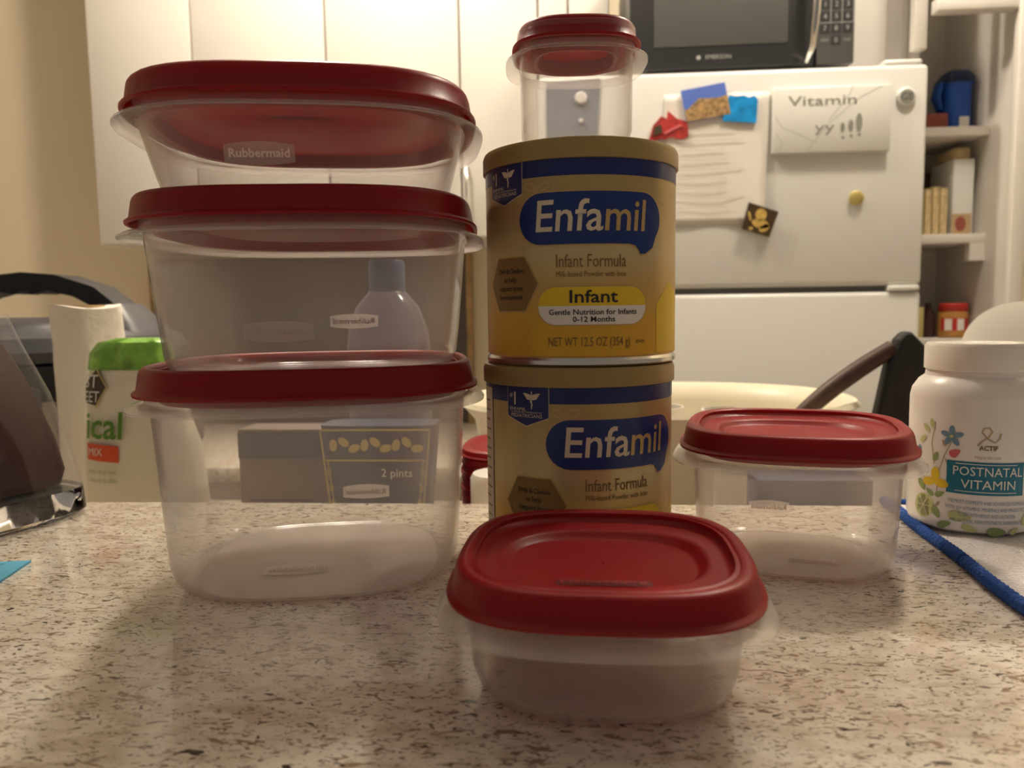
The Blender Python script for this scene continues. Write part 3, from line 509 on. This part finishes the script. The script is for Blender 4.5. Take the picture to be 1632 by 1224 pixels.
# ------------------------------------------------------------------ infant formula cans
def formula_can(loc, rz, label, side=False):
    t = thing('formula_can', label, 'can', loc, rz, 'formula cans in a stack'); r = .0508
    lathe('body', [(r-.001, .0045), (r, .0052), (r, .1015)], M['gold'], t, 96, cap0=False, cap1=False)
    lathe('base_rim', [(r-.004, .0008), (r-.0006, 0), (r+.0004, .0008), (r+.0004, .0028), (r-.0006, .0042), (r-.001, .0048), (.001, .0045)], M['silver'], t, 96, cap0=False)
    lathe('lid', [(r+.0004, .0995), (r+.0013, .0998), (r+.0013, .1070), (r+.0004, .1092), (r-.0022, .1100), (r-.0045, .1095), (r-.006, .1082), (.001, .1082)], M['goldlid'], t, 96, cap0=False)
    c = cyl(r)
    patch('blue_band', [(-.0425*math.pi*1.19, .0915), (.0425*math.pi*1.19, .0915), (.0425*math.pi*1.19, .0996), (-.0425*math.pi*1.19, .0996)], c, M['navy'], t, .0001, .002)
    patch('badge_edge', [(-.0613, .0996), (-.0613, .0842), (-.0487, .0795), (-.0361, .0842), (-.0361, .0996)], c, M['cream'], t, .0002, .002)
    patch('badge', [(-.0610, .0997), (-.0610, .0845), (-.0487, .0800), (-.0364, .0845), (-.0364, .0997)], c, M['navy'], t, .0003, .002)
    text('badge_lettering', '1', .0066, c, M['cream'], t, (-.0557, .0932), .0005); text('badge_lettering', '#', .0024, c, M['cream'], t, (-.0583, .0952), .0005)
    for s in (-1, 1):
        for k in range(3): patch('wing_emblem', ell(-.0455+s*(.0024-.0003*k), .0957-.0009*k, .0025-.0005*k, .0006, s*.25), c, M['cream'], t, .0005)
    patch('wing_emblem', strip([(-.0455, .0975), (-.0455, .0885)], .0006), c, M['cream'], t, .0005)
    patch('wing_emblem', strip([(-.0455+.0011*math.sin(k*.9)*(1-k/14), .0950-.0005*k) for k in range(12)], .0005), c, M['cream'], t, .0005)
    text('badge_lettering', 'ENFAMIL', .0016, c, M['cream'], t, (-.0540, .0883), .0005, width=.0105); text('badge_lettering', '#1 BRAND RECOMMENDED BY', .0008, c, M['cream'], t, (-.0490, .0868), .0005, width=.0185); text('badge_lettering', 'PEDIATRICIANS', .0018, c, M['cream'], t, (-.0490, .0850), .0005, width=.0185)
    for s in (-1, 1): patch('bow_emblem', strip([(-.028, .0855), (-.028+s*.003, .0885), (-.028+s*.0062, .0888), (-.028+s*.0066, .0868), (-.028+s*.004, .0853), (-.028, .0850)], .0011), c, M['goldtxt'], t, .0002)
    def plaque(gr, m, nm, w):
        x0, x1, z0, z1 = -.0380-gr, .0380+gr, .0590-gr, .0838+gr; rd = (z1-z0)/2; pl = []
        for i in range(13): a = R(90+180*i/12); pl.append((x0+rd+rd*math.cos(a), z0+rd+rd*math.sin(a)))
        pl += [(.018, z0), (.0215, z0-.0008), (.0235, z0-.003), (.0245, z0-.0048-gr*.3), (.0275, z0-.0046-gr*.3), (.0325, z0-.0015)]
        for i in range(11): a = R(-42+132*i/10); pl.append((x1-rd+rd*math.cos(a), z0+rd+rd*math.sin(a)))
        patch(nm, pl, c, M[m], t, w, .002)
    plaque(.0007, 'goldtxt', 'plaque_edge', .0002); plaque(0, 'blue', 'brand_plaque', .0004)
    text('brand_lettering', 'Enfa', .0150, c, M['cream'], t, (-.0120, .0718), .0006, .002, width=.0330, bold=.0002, shear=.08); text('brand_lettering', 'mil', .0150, c, M['goldtxt'], t, (.0165, .0718), .0006, .002, width=.0225, bold=.0002, shear=.08)
    text('trademark', 'TM', .0013, c, M['brown'], t, (.0405, .079), .0003)
    text('product_lettering', 'Infant Formula', .0062, c, M['brown'], t, (-.001, .0507), .0003, width=.0345); text('product_lettering', 'Milk-based Powder with Iron', .0027, c, M['brown'], t, (-.001, .0446), .0003, width=.0345)
    hexa = lambda k: [(-.045-.0095*k, .0405+.0132*k), (-.045+.0095*k, .0405+.0132*k), (-.045+.0172*k, .0405), (-.045+.0095*k, .0405-.0132*k), (-.045-.0095*k, .0405-.0132*k), (-.045-.0172*k, .0405)]
    patch('hexagon_edge', hexa(1.05), c, M['goldtxt'], t, .0002, .002); patch('hexagon_badge', hexa(1), c, M['bronze'], t, .0004, .002)
    for i, s in enumerate(('DHA & Choline', 'to help', 'support brain', 'development')): text('hexagon_lettering', s, .0026, c, M['black'], t, (-.045, .0470-.0043*i), .0006, width=(.018, .009, .017, .017)[i])
    patch('flavour_edge', rrect(-.0282, .0282, .0198, .0391, .0093), c, M['goldtxt'], t, .0002, .002)
    top = [p for p in rrect(-.0276, .0276, .0204, .0385, .0088) if p[1] > .0294]; bot = [p for p in rrect(-.0276, .0276, .0204, .0385, .0088) if p[1] < .0294]
    patch('flavour_panel', [(.0276, .0294)]+top+[(-.0276, .0294)], c, M['yellow'], t, .0004, .002); patch('flavour_panel', [(-.0276, .0294)]+bot+[(.0276, .0294)], c, M['white'], t, .0004, .002)
    text('flavour_lettering', 'Infant', .0060, c, M['black'], t, (0, .0336), .0006, width=.0235, bold=.00012); text('flavour_lettering', 'Gentle Nutrition for Infants', .0026, c, M['black'], t, (0, .0263), .0006, width=.0440, bold=.00005); text('flavour_lettering', '0-12 Months', .0026, c, M['black'], t, (0, .0228), .0006, width=.0205, bold=.00005)
    text('weight_lettering', 'NET WT 12.5 OZ (354 g)', .0044, c, M['brown'], t, (-.002, .0118), .0003, width=.041); text('weight_lettering', 'D+M', .0018, c, M['black'], t, (.0245, .0116), .0003)
    patch('hexagon_print', [(.036, .006), (.060, .006), (.060, .036), (.048, .041), (.036, .030)], c, M['yellow'], t, .0001, .002)
    if side:
        patch('side_panel', [(-.090, .01), (-.0765, .01), (-.0765, .0975), (-.090, .0975)], c, M['cream'], t, .0003, .002)
        for k in range(15): patch('side_lettering', [(-.088, .090-.0052*k), (-.0795+.001*math.sin(k*3), .090-.0052*k), (-.0795+.001*math.sin(k*3), .0908-.0052*k), (-.088, .0908-.0052*k)], c, M['brown'], t, .0005, .002)
    return t
CX, CY = .0062, .4256
formula_can((CX-.0015, CY, 0), R(23.8), 'gold infant formula can at the bottom of the stack, standing on the bar', True)
formula_can((CX, CY, .1101), R(6.6), 'gold infant formula can on top of another, under the smallest container')

# ------------------------------------------------------------------ food containers
def container(name, label, loc, rz, aF, h, ab, n=3.05, collar=.0105, logo=None, group=None):
    """aF flange half width, h flange height, ab base half width"""
    t = thing(name, label, 'container', loc, rz, group); at = aF-collar; g = .0009
    def wall(z): # outer half width of the wall at height z
        k = max(0, min(1, (z-.012)/(h-.012))); return (ab+.0085)+(at-ab-.0085)*k**.9
    ring = lambda a, z: sq(a, z, n)
    out = [ring(ab-.003, .0002), ring(ab, .0006), ring(ab+.0036, .0026), ring(ab+.0066, .0065)]+[ring(wall(z), z) for z in [.012+(h-.012)*k/5 for k in range(6)]]
    out += [ring(at+.0012, h+.0012), ring(aF-.003, h+.0002), ring(aF, h-.0014), ring(aF+.0001, h-.0005), ring(aF-.0025, h+.0012), ring(at+.0022, h+.0026), ring(at+.0016, h+.0050), ring(at+.0016, h+.0140), ring(at+.0006, h+.0140), ring(at, h+.0020)]
    inn = [ring(wall(z)-g, z) for z in [h-(h-.012)*k/5 for k in range(6)]]+[ring(ab+.0056, .0070), ring(ab+.0024, .0034), ring(ab-.001, .0018), ring(ab-.004, .0014)]
    tub = loft('tub', out+inn, M['clear'], t, False, False, 50); tub.data.materials.append(M['lip'])
    for p in tub.data.polygons:
        if 10*72 <= min(p.vertices) < 16*72: p.material_index = 1
    loft('base', [ring(ab-.0032, .0003), ring(ab-.0032, .0015)], M['frost'], t)
    lid = lid_mesh('lid', aF-.0035, h, t, n, kz=1 if aF > .07 else .82)
    def fr(u, v, w=0):
        a = wall(v); return (u, -((a**n-abs(u)**n)**(1/n))-w, v)
    def bk(u, v, w=0):
        a = wall(v); return (u, ((a**n-abs(u)**n)**(1/n))+w, v)
    def tagp(fn, cx, cz, wd, hh, mirror, light, tw=.0005):
        pl = []
        for i in range(9): k = -1+2*i/8; pl.append((cx+wd/2*k, cz+hh/2*(.72+.28*(1-k*k))))
        for i in range(9): k = 1-2*i/8; pl.append((cx+wd/2*k, cz-hh/2*(.72+.28*(1-k*k))))
        patch('logo_plate', pl, fn, M['tag'], t, .0003); text('logo_lettering', 'Rubbermaid', hh*.36, fn, M['tagtxt_l' if light else 'tagtxt'], t, (cx, cz), tw, width=wd*.86, mirror=mirror, bold=.0001)
    for lg in (logo or []):
        if lg[0] == 'F': tagp(fr, lg[1], lg[2], lg[3], lg[4], False, lg[5])
        if lg[0] == 'B': tagp(bk, lg[1], lg[2], lg[3], lg[4], True, lg[5], -.0012)
        if lg[0] == 'D': tagp(ground(0, 0, .0017), lg[1], lg[2], lg[3], lg[4], False, True)
    # embossed name on the lid, turned to face the other side
    if aF > .05:
        k = (aF-.0035)*.62*.86; fz = h+.0065+(.0032 if aF < .07 else 0)
        patch('lid_logo', [(-.0165, -.0028), (.0165, -.0028), (.0172, 0), (.0165, .0028), (-.0165, .0028), (-.0172, 0)], ground(0, -k+.0085, fz, math.pi), M['reddark'], lid, .0003, 0)
        text('lid_lettering', 'Rubbermaid', .0032, ground(0, -k+.0085, fz+.0004, math.pi), M['redlight'], lid, w=.0003, step=0, width=.030)
    return t
G = 'large containers in the left stack'
container('food_container', 'deep clear square container with red lid at the bottom of the stack', (-.1385, .4135, 0), R(12), .0900, .0937, .066, logo=[('B', .020, .020, .030, .0095, False), ('D', -.012, -.022, .034, .017)], group=G)
container('food_container', 'medium-depth clear container with red lid in the middle of the stack', (-.1360, .4155, .1041), R(6), .0900, .0712, .0650, logo=[('F', -.003, .0255, .0315, .0095, False), ('B', .005, .028, .031, .0095, False)], group=G)
container('food_container', 'shallow clear container with red lid on top of the tall stack', (-.1375, .4175, .1859), R(11), .0905, .0420, .0630, logo=[('F', -.014, .023, .031, .0100, True)], group=G)
container('food_container', 'small clear square container with red lid standing before the towel', (.1225, .4275, 0), R(-14), .0635, .0583, .042, logo=[('B', -.012, .014, .024, .008, True), ('D', .010, -.012, .026, .009)])
container('food_container', 'shallow small container with red lid standing before the formula cans', (.0122, .2860, 0), R(-2), .0605, .0320, .040)
container('food_container', 'tiny clear cup with red lid on the upper formula can', (CX-.002, CY, .2184), R(4), .0370, .0480, .0205, n=2.9, collar=.0075)
